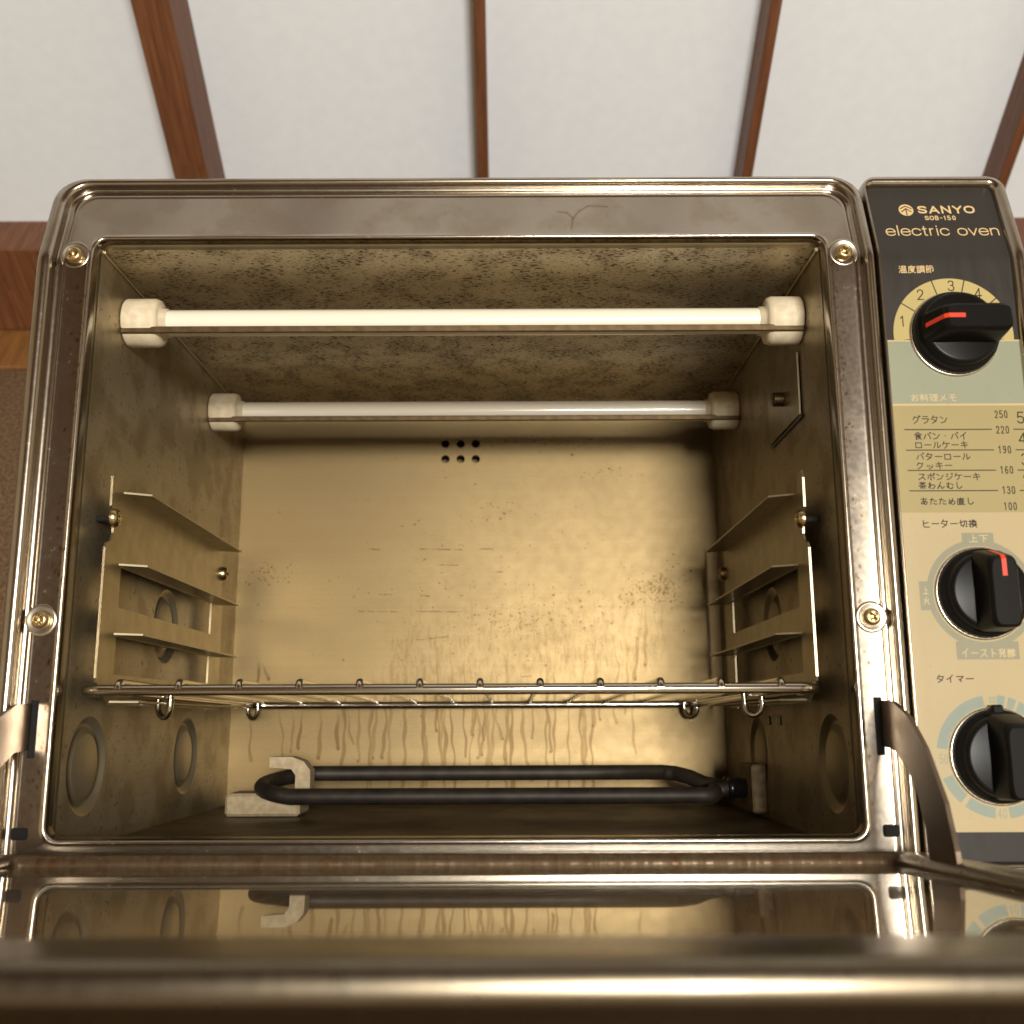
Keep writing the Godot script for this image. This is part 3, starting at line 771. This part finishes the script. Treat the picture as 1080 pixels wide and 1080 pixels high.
func screw_mesh(r: float, hgt: float) -> ArrayMesh:
	# pan head with a cross recess drawn as four raised quarters
	var st := new_st()
	lathe_into(st, [[r * 1.05, -0.4], [r * 1.05, 0.2], [r, hgt * 0.5], [r * 0.84, hgt * 0.85], [r * 0.66, hgt], [r * 0.60, hgt], [r * 0.56, 0.1], [0.01, 0.1]], Vector3.ZERO, Basis(), 24)
	for k in 4:
		var g := PI / 4 + k * PI / 2
		var d := Vector2(signf(cos(g)), signf(sin(g)))
		box_into(st, Vector3(d.x, d.y, 0) * r * 0.36 + Vector3(0, 0, hgt * 0.5), r * 0.38, r * 0.38, hgt * 0.96, 0.15)
	return done(st)

func build_oven() -> void:
	var oven := thing("electric_oven", "old chrome electric oven with its door open, leaning back on brown carpet", "oven")
	oven.transform = oven_frame
	var cut := [30.0, 60.0, 90.0, 120.0, 150.0, 180.0, 210.0, 235.0, 250.0, 254.0, 256.5, 258.0, 259.5, 262.0]
	# chrome front: lip, flat band, groove, outer bead, return
	var prof := [
		[-0.6, -0.6, -0.6, -0.6, 5.0, -6.0], [-0.3, -0.3, -0.3, -0.3, 5.2, -3.0], [0.0, 0.0, 0.0, 0.0, 5.6, -1.4], [0.5, 0.5, 0.5, 0.5, 6.0, -0.4], [1.1, 1.1, 1.1, 1.1, 6.6, 0.0], [1.7, 1.7, 1.7, 1.7, 6.8, -0.2],
		[2.2, 2.2, 2.2, 2.2, 7.0, -0.35], [2.8, 2.8, 2.8, 2.8, 7.2, -0.37], [6.0, 6.0, 6.0, 10.0, 8.0, -0.37], [11.4, 11.4, 11.4, 24.0, 9.0, -0.37], [12.0, 12.0, 12.0, 25.0, 9.0, -0.33], [12.7, 12.7, 12.7, 25.8, 9.0, -0.1], [13.3, 13.3, 13.3, 26.6, 9.2, -0.5], [13.7, 13.7, 13.7, 27.1, 9.4, -1.8],
		[14.1, 14.1, 14.1, 27.6, 9.6, -2.6], [14.7, 14.7, 14.7, 28.2, 9.8, -2.8], [17.0, 16.4, 16.0, 30.6, 11.0, -2.8], [17.7, 17.0, 16.4, 31.3, 11.6, -2.0], [18.2, 17.4, 16.8, 31.8, 12.0, 0.4], [18.9, 17.9, 17.2, 32.5, 12.4, 1.8], [20.0, 18.5, 17.6, 33.3, 12.8, 2.4],
		[21.0, 19.2, 18.0, 34.0, 13.0, 2.5], [22.8, 20.6, 18.6, 34.9, 13.6, 2.45], [24.2, 21.4, 19.0, 35.7, 14.0, 1.6], [25.3, 22.1, 19.4, 36.4, 14.4, -0.4], [25.8, 22.5, 19.6, 36.9, 14.6, -3.0], [26.0, 22.6, 19.8, 37.0, 14.6, -26.0]]
	ring_part("front_frame", [-170.0, 170.0], [0.0, 269.5], prof, M.chrome, oven, cut)
	ring_part("mouth_flange", [-169.4, 169.4], [0.6, 268.9], [[0.0, 0.0, 0.0, 0.0, 5.0, -5.6], [-0.1, -0.1, 7.0, -2.6, 2.0, -8.6], [-0.4, -0.4, 6.8, -2.9, 2.0, -9.5]], M.bracket, oven, cut)
	# trim round the control panel
	var trim := [
		[0.0, 0.0, 0.0, 0.0, 3.0, -4.0], [0.0, 0.0, 0.0, 0.0, 3.0, -1.0], [0.7, 0.7, 0.7, 0.7, 3.4, 0.8], [1.2, 1.6, 1.2, 1.6, 4.0, 1.8], [1.6, 3.0, 2.0, 3.0, 5.0, 2.4], [2.0, 4.6, 3.0, 4.4, 6.4, 2.2],
		[2.3, 5.8, 3.6, 5.6, 7.6, 1.0], [2.5, 6.5, 4.0, 6.4, 8.4, -1.5], [2.5, 6.7, 4.2, 6.6, 8.6, -26.0]]
	ring_part("panel_trim", [195.4, 255.6], [-10.0, 299.6], trim, M.chrome, oven, cut)
	# control panel
	var rows := []
	var uvs := []
	for y in [-12.0, 60.0, 120.0, 180.0, 230.0, 250.0, 254.0, 256.5, 258.0, 259.5, 262.0, 270.0, 300.5]:
		var r := PackedVector3Array()
		var u := PackedVector2Array()
		for x in [194.4, 256.6]:
			r.append(v(x, y, -1.6 + bend(y)))
			u.append(Vector2((x - P_X0) / (P_X1 - P_X0), (P_Y1 - y) / (P_Y1 - P_Y0)))
		rows.append(r)
		uvs.append(u)
	var st := new_st()
	skin(st, rows, false, uvs)
	part("control_panel", done(st), M.panel, oven)
	build_knobs(oven)
	# outer case
	st = new_st()
	box_into(st, Vector3(33, 137, -318), 452, 330, 4, 1.0)
	box_into(st, Vector3(-192, 137, -168), 3, 328, 296, 0.8)
	box_into(st, Vector3(257, 137, -168), 3, 328, 296, 0.8)
	box_into(st, Vector3(32.5, -26, -168), 446, 3, 296, 0.8)
	box_into(st, Vector3(32.5, 297, -174), 446, 3, 284, 0.8)
	part("casing", done(st), M.casing, oven)
	for x in [-165.0, 230.0]:
		for z in [-60.0, -285.0]:
			part("foot", lathe([[0.01, 0], [7, 0], [9, 1], [10, 10], [0.01, 10]], 20), M.black, oven, Transform3D(Basis(Vector3.RIGHT, -PI / 2), v(x, -38, z)))
	build_cavity(oven)
	build_heaters(oven)
	build_door(oven)
	# screws on the frame, each in a pressed dimple
	var dimple := lathe([[6.9, 0.02], [6.3, 0.42], [5.7, 0.42], [4.9, 0.12], [0.01, 0.1]], 28)
	var head := screw_mesh(3.7, 2.4)
	for p in [[-178.2, 260.0], [178.2, 260.0], [-179.0, 91.0], [178.6, 91.0]]:
		var s := part("frame_screw", head, M.brass, oven, Transform3D(Basis(Vector3.BACK, p[1] * 0.37), v(p[0], p[1], bend(p[1]) + 0.2)))
		part("washer_dimple", dimple, M.bright, s, moved(v(0, 0, -0.3)))
	# black plates painted as the dark of the door-arm slots and notches below
	for s in [-1.0, 1.0]:
		part("arm_slot_dark", box_mesh(3.4, 24.0, 1.2, 0.3), M.matt_black, oven, moved(v(s * 178.6, 45.0, -0.5)))
		part("frame_notch_dark", box_mesh(7.0, 5.0, 1.6, 0.8), M.matt_black, oven, moved(v(s * 180.5, 2.5, -0.2)))

func build_knobs(oven: Node3D) -> void:
	var body := new_st()
	lathe_into(body, [[19.0, 0.6], [19.3, 1.6], [19.2, 4.0], [18.7, 4.8], [17.6, 5.0], [17.2, 5.5], [17.0, 8.6], [16.5, 9.6], [15.0, 10.0], [0.01, 10.0]], Vector3.ZERO, Basis(), 48)
	var skirt := done(body)
	# grip: a waisted bar lying along y
	var st := new_st()
	var rws := []
	for lv in [[9.6, 1.0, 17.4, 17.4], [11.0, 0.97, 17.2, 16.9], [20.5, 0.84, 16.8, 13.8], [22.4, 0.79, 16.5, 12.8], [23.2, 0.66, 15.6, 11.6]]:
		var ring := PackedVector3Array()
		for k in 40:
			var t := float(k) / 40.0
			var g := TAU * t
			var ly: float = (lv[3] if sin(g) > 0.0 else lv[2]) * (absf(sin(g)) ** 0.55) * signf(sin(g))
			var half: float = (7.4 + 1.4 * pow(absf(ly) / 18.0, 2.0)) * lv[1]
			var lx: float = half * (absf(cos(g)) ** 0.35) * signf(cos(g))
			ring.append(v(lx, ly, lv[0]))
		rws.append(ring)
	skin(st, rws, true)
	fan(st, rws[4], true)
	var grip := done(st)
	var collar := lathe([[20.3, 0.0], [20.3, 0.8], [19.8, 1.2], [19.2, 1.2], [19.1, 0.0]], 48)
	var mark := new_st()
	slab_into(mark, [Vector3(-1.0, 17.2, 11.2), Vector3(-1.0, 13.4, 22.4), Vector3(-1.0, 11.6, 23.5), Vector3(-1.0, 4.5, 23.5), Vector3(-1.0, 4.5, 22.8), Vector3(-1.0, 11.4, 22.8), Vector3(-1.0, 12.6, 21.8), Vector3(-1.0, 16.4, 10.8)], Vector3(2.0, 0, 0))
	var mark_mesh := done(mark)
	for e in [[226.0, 219.9, 90.0, "black knob turned to the side below the printed scale"], [227.5, 101.2, 0.0, "black knob with its red mark pointing up"], [227.8, 32.4, 0.0, "black timer knob pointing up at off"]]:
		var k := part("control_knob", skirt, M.knob, oven, Transform3D(Basis(Vector3.BACK, deg_to_rad(e[2])), v(e[0], e[1], -1.6)))
		k.set_meta("label", e[3])
		part("grip", grip, M.knob, k)
		part("collar", collar, M.bright, k)
		if e[1] > 50.0:
			part("pointer_mark", mark_mesh, M.red, k)
		else:
			part("pointer_nub", box_mesh(5.0, 4.0, 3.0, 0.8), M.knob, k, moved(v(0, 19.2, 3.6)))

func build_cavity(oven: Node3D) -> void:
	# rear wall with six vent holes
	var st := new_st()
	var holes := []
	for i in 3:
		for j in 2:
			holes.append(Vector3(169.0 - 23.7 + 10.9 * i, 7.0 + 243.6 - 11.2 * j, 3.0))
	plate_into(st, Vector3(-169, -7, -276), Vector3.RIGHT, Vector3.UP, 338, 273, holes, 5.4, 24)
	var rear := part("back_panel", done(st), M.rear, oven)
	for c in holes:
		part("vent_hole", lathe([[3.0, 0.0], [3.0, -2.5], [2.9, -2.6]], 20), M.steel_dark, rear, moved(v(c.x - 169.0, c.y - 7.0, -276)))
	part("duct_plate", box_mesh(60, 40, 1.0, 0.3), M.steel_dark, rear, moved(v(-12, 238, -292)))
	# roof and floor
	st = new_st()
	plate_into(st, Vector3(-169, 266, -8), Vector3.RIGHT, Vector3.FORWARD, 338, 268, [], 1.0)
	part("ceiling_panel", done(st), M.roof, oven)
	st = new_st()
	plate_into(st, Vector3(-169, -7, -8), Vector3.RIGHT, Vector3.FORWARD, 338, 268, [], 1.0)
	part("floor_panel", done(st), M.floor_steel, oven)
	# side walls with pressed round dishes
	for s in [-1.0, 1.0]:
		st = new_st()
		var dishes := [Vector3(28, 35.5, 22.0), Vector3(173, 35.5, 22.0), Vector3(124, 107.0, 20.5)]
		var rims: Array = plate_into(st, Vector3(s * 169, -7, -8), Vector3.FORWARD, Vector3.UP, 268, 273, dishes, 23.5, 48)
		for i in dishes.size():
			var d: Vector3 = dishes[i]
			var c := Vector3(s * 169, -7 + d.y, -8 - d.x)
			var turn := Basis(Vector3.BACK, Vector3.UP, Vector3(s, 0, 0))
			lathe_into(st, [[d.z, 0.0], [d.z - 0.7, 0.3], [d.z - 2.6, 2.4], [d.z - 3.6, 2.8], [d.z - 5.0, 2.5], [d.z - 7.4, 0.9], [d.z - 8.2, 0.6], [0.01, 0.5]], c, turn, 48)
		part("side_panel", done(st), M.side, oven)
		build_support(oven, s)
	for s in [-1.0, 1.0]:
		part("roof_seam", rod([Vector3(s * 168.3, 265.4, -9), Vector3(s * 168.3, 265.4, -275)], 0.9, 8), M.bracket, oven)
	# hatch over the thermostat feeler on the right wall
	st = new_st()
	var o := 168.2
	slab_into(st, [Vector3(o, 229, -49), Vector3(o, 229, -110), Vector3(o, 197, -110), Vector3(o, 197, -50)], Vector3(-0.9, 0, 0))
	var hatch := part("feeler_plate", done(st), M.bracket, oven)
	part("feeler_screw", lathe([[0.01, 5.0], [3.4, 5.0], [3.8, 4.4], [3.8, 3.6], [3.3, 3.2], [3.8, 2.8], [3.8, 2.0], [3.3, 1.6], [3.8, 1.2], [3.8, 0.0]], 20), M.steel_dark, hatch, Transform3D(Basis(Vector3.UP, -PI / 2), v(o - 0.9, 214, -80)))
	part("hatch_gap", box_mesh(0.8, 1.6, 62, 0.2), M.black, hatch, moved(v(o, 195.9, -79.5)))
	for z in [-128.0, -152.0]:
		part("terminal_hole", box_mesh(0.8, 5.0, 7.0, 0.3), M.black, oven, moved(v(168.8, 47.5, z)))

func build_support(oven: Node3D, s: float) -> void:
	var x := s * 161.0
	var dz := 0.0 if s < 0 else -8.0
	var plate := new_st()
	for piece in [
			[[-39, 55.5], [-34, 55.5], [-20, 65], [-19, 67], [-19, 126], [-20.5, 128.5], [-25.5, 130.5], [-27, 134], [-26, 143], [-22.5, 146], [-22, 160], [-24, 164], [-27, 164.5], [-31, 163], [-32, 154.5], [-39, 154.5]],
			[[-39, 119.5], [-39, 154.5], [-190, 154.5], [-190, 119.5]], [[-39, 87], [-39, 100.5], [-190, 100.5], [-190, 87]], [[-39, 55.5], [-39, 69.5], [-190, 69.5], [-190, 55.5]],
			[[-190, 55], [-190, 154.5], [-202, 154.5], [-202.5, 163], [-206, 164.5], [-209, 163], [-209.5, 146], [-206, 141], [-209.5, 136], [-210, 126], [-214, 124], [-214, 55]]]:
		var outline := []
		for p in piece:
			outline.append(Vector3(x, p[1], p[0] + dz))
		slab_into(plate, outline, Vector3(s * 1.1, 0, 0))
	var sup := part("rack_support", done(plate), M.bracket, oven)
	var back := Transform3D()
	for y in [154.5, 120.0, 87.5, 56.5]:
		var st := new_st()
		slab_into(st, [Vector3(x, y, -36 + dz), Vector3(x - s * 11.5, y, -42 + dz), Vector3(x - s * 11.5, y, -211 + dz), Vector3(x, y, -205 + dz)], Vector3(0, 0.9, 0))
		part("runner", done(st), M.bracket, sup, back)
	var head := screw_mesh(4.2, 3.0)
	for p in [[140.5, -24.5], [140.5, -209.5]]:
		part("support_screw", head, M.brass, sup, back * Transform3D(Basis(Vector3.UP, -s * PI / 2), v(x - s * 0.4, p[0], p[1] + dz)))
	for z in [-26.0, -208.0]:
		part("spacer", rod([Vector3(x + s * 1.2, 140.5, z + dz), Vector3(x + s * 7.9, 140.5, z + dz)], 1.4, 12), M.matt_black, sup)

func build_heaters(oven: Node3D) -> void:
	for e in [[-46.0, 244.5], [-196.0, 243.5]]:
		var z: float = e[0]
		var y: float = e[1]
		var heater := part("upper_heater", rod([Vector3(-151, y, z), Vector3(151, y, z)], 6.6, 28), M.tube, oven)
		heater.set_meta("label", "white heating tube under the oven roof")
		for s in [-1.0, 1.0]:
			var cap := lathe([[0.01, 0.0], [11.6, 0.0], [12.2, 0.8], [12.2, 14.5], [11.4, 16.6], [9.6, 17.4], [7.4, 17.4], [7.2, 20.4], [6.7, 20.6]], 30)
			part("end_cap", cap, M.ceramic, heater, Transform3D(Basis(Vector3.UP, -s * PI / 2), v(s * 168.6, y, z)))
		var st := new_st()
		box_into(st, Vector3(0, y - 7.2, z + 9.5), 337, 3.4, 1.6, 0.4)
		part("guard_strip", done(st), M.sooty, heater)
	# lower element: one bent rod lying just above the floor
	var zf := -168.0
	var zb := -226.0
	var ye := 5.6
	var front := [Vector3(133, ye, zf), Vector3(138, ye, zf - 2), Vector3(141, ye + 0.5, zf - 7), Vector3(142, ye + 1.5, zf - 14), Vector3(150, 8.5, -184), Vector3(164, 8.5, -184)]
	var left := []
	for k in 13:
		var g := PI / 2 + PI * k / 12.0
		left.append(Vector3(-104 + 22 * cos(g), lerpf(ye, 15.8, k / 12.0), (zf + zb) / 2 + 29 * sin(g)))
	var run := []
	for k in front.size():
		run.append(front[front.size() - 1 - k])
	run.append_array(left)
	run.append_array([Vector3(118, 15.8, zb), Vector3(126, 15.2, zb + 4), Vector3(133, 13.4, -212), Vector3(140, 10.0, -203), Vector3(148, 8.5, -198), Vector3(164, 8.5, -197)])
	var fine := []
	for k in run.size() - 1:
		for c in 4:
			fine.append((run[k] as Vector3).lerp(run[k + 1], c / 4.0))
	fine.append(run[run.size() - 1])
	var low := part("lower_heater", rod(fine, 4.6, 16), M.element, oven)
	low.set_meta("label", "dark bent heating rod just above the oven floor")
	# ceramic rest on the left
	part("rest_base", box_mesh(44, 13, 30, 1.6), M.rest, low, moved(v(-123, 0.0, -197)))
	var hk := new_st()
	var outline := [Vector3(-119, 27.5, -193), Vector3(-106, 27.5, -193), Vector3(-99, 25, -193), Vector3(-95, 20, -193), Vector3(-94.5, 4, -193), Vector3(-103.5, 4, -193), Vector3(-103.5, 17, -193), Vector3(-106, 20.5, -193), Vector3(-119, 21.5, -193)]
	slab_into(hk, outline, Vector3(0, 0, 14))
	part("rest_hook", done(hk), M.rest, low)
	# terminals on the right
	part("terminal_block", box_mesh(9, 27, 36, 1.2), M.shaded_ceramic, low, moved(v(165.5, 9, -184)))
	for z in [-184.0, -197.0]:
		part("sleeve", lathe([[0.01, 0], [4.8, 0], [5.4, 1], [5.4, 12], [5.9, 12.5], [5.9, 15], [4.6, 16], [0.01, 16]], 20), M.black, low, Transform3D(Basis(Vector3.UP, -PI / 2), v(166, 8.5, z)))

# ------------------------------------------------------------------ door
func build_door(oven: Node3D) -> void:
	# hinged along the lower edge of the mouth, let down to a little above level
	var up := atan(0.055)
	var hinge := Transform3D(Basis(Vector3.RIGHT, -up), v(0, -9.6, 0))
	var door := part("door", door_frame(), M.door, oven, hinge)
	door.set_meta("label", "glass door let down below the oven mouth")
	var pane := BoxMesh.new()
	pane.size = v(356, 4, 226)
	part("glass_pane", pane, M.glass, door, moved(v(0, -2.0, 120)))
	var st := new_st()
	rod_into(st, [Vector3(-130, -36, 246), Vector3(130, -36, 246)], 7.0, 20)
	for x in [-118.0, 118.0]:
		rod_into(st, [Vector3(x, -36, 246), Vector3(x, -8, 246)], 5.0, 14)
	part("handle", done(st), M.black, door)
	# bent flat arms that run from the frame slots to the door sides
	for s in [-1.0, 1.0]:
		var outer := []
		var inner := []
		for p in [[54.5, -12, 36.5, -12], [55.6, 4, 37.0, -3], [54.8, 14.5, 35.5, 13], [48.5, 31, 29.5, 25], [37.0, 45.0, 20.0, 34.0], [18.0, 59.5, 8.0, 39.5], [2.0, 65.5, -3.0, 41.5], [-12.0, 68.5, -12.0, 43.0]]:
			outer.append(Vector3(s * 179.4, p[0], p[1]))
			inner.append(Vector3(s * 179.4, p[2], p[3]))
		st = new_st()
		for k in outer.size() - 1:
			slab_into(st, [outer[k], outer[k + 1], inner[k + 1], inner[k]], Vector3(s * 1.8, 0, 0))
		part("hinge_arm", done(st), M.arm, oven)

func door_frame() -> ArrayMesh:
	# profile round the door, from the pane outward; lies in x / z, raised in y
	var prof := [[0.0, -4.0], [0.0, 0.4], [0.5, 1.5], [1.4, 2.6], [2.6, 3.5], [4.2, 4.1], [6.0, 4.3], [8.0, 4.35], [11.0, 4.35], [12.6, 4.3], [13.8, 3.9], [14.8, 2.8], [15.4, 1.2], [15.6, -0.6], [15.2, -2.4], [13.6, -3.2], [11.0, -3.4], [10.0, -12.0], [0.0, -12.0], [0.0, -4.0]]
	var rows := []
	var uvs := []
	for p in prof:
		var r := PackedVector3Array()
		var u := PackedVector2Array()
		var e: float = p[0]
		var x1 := 176.5 + e
		# narrow at the hinge, broad at the free edge
		var z0 := 10.0 - e * 0.45
		var z1 := 226.0 + minf(e, 11.0) * 3.4 + maxf(0.0, e - 11.0)
		var rad := 3.0 + e * 0.5
		for c in [[x1 - rad, z0 + rad, -PI / 2], [x1 - rad, z1 - rad, 0.0], [-x1 + rad, z1 - rad, PI / 2], [-x1 + rad, z0 + rad, PI]]:
			for k in 8:
				var g: float = c[2] + PI / 2 * k / 7.0
				var q := v(c[0] + rad * cos(g), p[1], c[1] + rad * sin(g))
				r.append(q)
				u.append(Vector2((q.x / MM + 205.0) / 400.0, (q.z / MM) / 330.0 + maxf(0.0, -p[1]) / 330.0))
		rows.append(r)
		uvs.append(u)
	var st := new_st()
	skin(st, rows, true, uvs)
	return done(st)

# ------------------------------------------------------------------ rack
func build_rack() -> void:
	var rack := thing("wire_rack", "shiny wire rack resting on the lowest runners inside the oven", "rack")
	rack.transform = oven_frame
	var x0 := -164.0
	var x1 := 157.5
	var yf := 61.3
	var yb := 58.6
	var rim := []
	var r := 9.0
	var rb := 14.0
	for c in [[x1 - r, -10.0 - r, 0.0, r], [x0 + r, -10.0 - r, PI / 2, r], [x0 + 8 + rb, -268.0 + rb, PI, rb], [x1 - 8 - rb, -268.0 + rb, 1.5 * PI, rb]]:
		for k in 7:
			var g: float = c[2] + PI / 2 * k / 6.0
			var z: float = c[1] + c[3] * sin(g)
			rim.append(Vector3(c[0] + c[3] * cos(g), lerpf(yf, yb, (-10.0 - z) / 258.0), z))
	part("outer_wire", rod(rim, 2.4, 14, true), M.wire, rack)
	for k in 12:
		var x := -3.2 + (k - 5.5) * 26.1
		var front := Vector3(x, yf + 2.6, -9.0)
		var tail := Vector3(x * 0.985, yb + 2.4, -268.5)
		var pts := [Vector3(x, yf + 0.4, -7.6), Vector3(x, yf + 2.0, -7.8), Vector3(x, yf + 3.2, -9.6), front + Vector3(0, 0.7, -3.0), tail]
		part("cross_wire", rod(pts, 1.6, 10), M.wire, rack)
	for p in [[-152.0, -86.0], [145.5, -86.0], [-150.5, -262.0], [143.5, -262.0]]:
		var pts := []
		for k in 13:
			var g := PI * k / 12.0
			pts.append(Vector3(p[0] + 3.9 * cos(g) * (1.0), 56.0 - 6.0 * sin(g), p[1] + 2.5 * cos(g)))
		pts.push_front(Vector3(p[0] + 3.9, 61.0, p[1] + 2.5))
		pts.append(Vector3(p[0] - 3.9, 61.0, p[1] - 2.5))
		part("stop_loop", rod(pts, 1.5, 10), M.wire, rack)
	for x in [-151.5, 144.5]:
		part("side_wire", rod([Vector3(x, yf - 0.6, -12), Vector3(x, yb + 0.2, -266)], 1.5, 10), M.wire, rack)

# ------------------------------------------------------------------ room
func build_room() -> void:
	var box := func(x0: float, x1: float, y0: float, y1: float, z0: float, z1: float, b := 1.0) -> Array:
		return [box_mesh(x1 - x0, y1 - y0, z1 - z0, b), moved(v((x0 + x1) / 2, (y0 + y1) / 2, (z0 + z1) / 2))]
	var b: Array = box.call(-1500, 1700, -60, 0, -900, 2500)
	structure("floor", b[0], M.carpet, b[1])
	b = box.call(-1500, 1700, 2380, 2440, -900, 2500)
	structure("ceiling", b[0], M.ceiling_wood, b[1])
	b = box.call(-1560, -1500, -60, 2440, -900, 2500)
	structure("wall_left", b[0], M.sand_wall, b[1])
	b = box.call(1700, 1760, -60, 2440, -900, 2500)
	structure("wall_right", b[0], M.sand_wall, b[1])
	b = box.call(-1560, 1760, -60, 2440, 2500, 2560)
	structure("wall_rear", b[0], M.sand_wall, b[1])
	b = box.call(-1560, 1760, 1800, 2440, -900, -806)
	structure("wall_front", b[0], M.sand_wall, b[1])
	b = box.call(-1500, 1700, 0, 5, -806, -692, 1.0)
	structure("floor_sill", b[0], M.sill_wood, b[1])
	# sliding paper screen
	var screen := thing("paper_screen", "white paper sliding screen with brown wooden bars behind the oven", "screen")
	screen.position = v(0, 5, -806)
	var xs := [-1500.0, -1110.0, -842.0, -576.0, -293.0, -4.0, 264.0, 526.0, 792.0, 1058.0, 1324.0, 1700.0]
	for k in xs.size() - 1:
		b = box.call(xs[k], xs[k + 1], 60, 1795, -12, -8, 0.2)
		part("paper_pane", b[0], M.paper, screen, b[1])
	for k in range(1, xs.size() - 1):
		if k == 4:
			b = box.call(-310, -276.5, 100, 1795, -14, 51, 1.5)
			part("stile", b[0], M.wood, screen, b[1])
		else:
			b = box.call(xs[k] - 5.2, xs[k] + 5.2, 100, 1795, -8.5, 30, 0.8)
			part("lattice_bar", b[0], M.wood, screen, b[1])
	b = box.call(-1500, 1700, 1, 104, -20, 49, 2.0)
	part("bottom_rail", b[0], M.wood, screen, b[1])

func build_lamp() -> void:
	var at := Vector3(0.38, 2.38, 1.15)
	var lamp := thing("ceiling_lamp", "round white ceiling lamp above the oven", "lamp")
	lamp.position = at
	part("lamp_base", lathe([[0.01, 0], [150, 0], [150, -30], [0.01, -30]], 40), M.casing, lamp, Transform3D(Basis(Vector3.RIGHT, -PI / 2), Vector3.ZERO))
	var glow := plain(rgb(250, 244, 232), 0.5)
	glow.emission_enabled = true
	glow.emission = Color(1.0, 0.985, 0.945)
	glow.emission_energy_multiplier = 2.0
	part("lamp_shade", lathe([[210, -30], [230, -50], [225, -80], [190, -105], [120, -118], [0.01, -122]], 48), glow, lamp, Transform3D(Basis(Vector3.RIGHT, -PI / 2), Vector3.ZERO))
	var light := AreaLight3D.new()
	light.name = "lamp_light"
	light.area_size = Vector2(0.44, 0.44)
	light.light_color = Color(1.0, 0.985, 0.945)
	light.light_energy = LAMP_ENERGY
	light.shadow_enabled = true
	light.area_range = 8.0
	light.rotation_degrees = Vector3(-90, 0, 0)
	light.position = Vector3(0, -0.13, 0)
	lamp.add_child(light)

const LAMP_ENERGY := 8.6

func _ready() -> void:
	var a := deg_to_rad(TILT)
	oven_frame = Transform3D(Basis(Vector3(1, 0, 0), Vector3(0, cos(a), -sin(a)), Vector3(0, sin(a), cos(a))), Vector3(0, 0.2834, 0))
	# camera: a phone held close in front of the open door, focused inside the oven
	var cam := Camera3D.new()
	cam.name = "camera"
	cam.transform = oven_frame * Transform3D(Basis.from_euler(Vector3(deg_to_rad(11.44), 0, deg_to_rad(-0.216))), v(23.99, 47.35, 446.22))
	var lens := CameraAttributesPhysical.new()
	lens.frustum_focal_length = 24.28
	lens.frustum_focus_distance = 0.53
	lens.frustum_near = 0.01
	lens.frustum_far = 20.0
	lens.exposure_aperture = 7.6
	cam.attributes = lens
	add_child(cam)
	cam.current = true
	var we := WorldEnvironment.new()
	we.name = "environment"
	var env := Environment.new()
	env.background_mode = Environment.BG_COLOR
	env.background_color = Color(0, 0, 0)
	env.tonemap_mode = Environment.TONE_MAPPER_LINEAR
	env.tonemap_exposure = 1.0
	env.sdfgi_enabled = true
	env.ssao_enabled = true
	env.ssil_enabled = true
	we.environment = env
	add_child(we)
	make_materials()
	build_lamp()
	build_room()
	build_oven()
	build_rack()
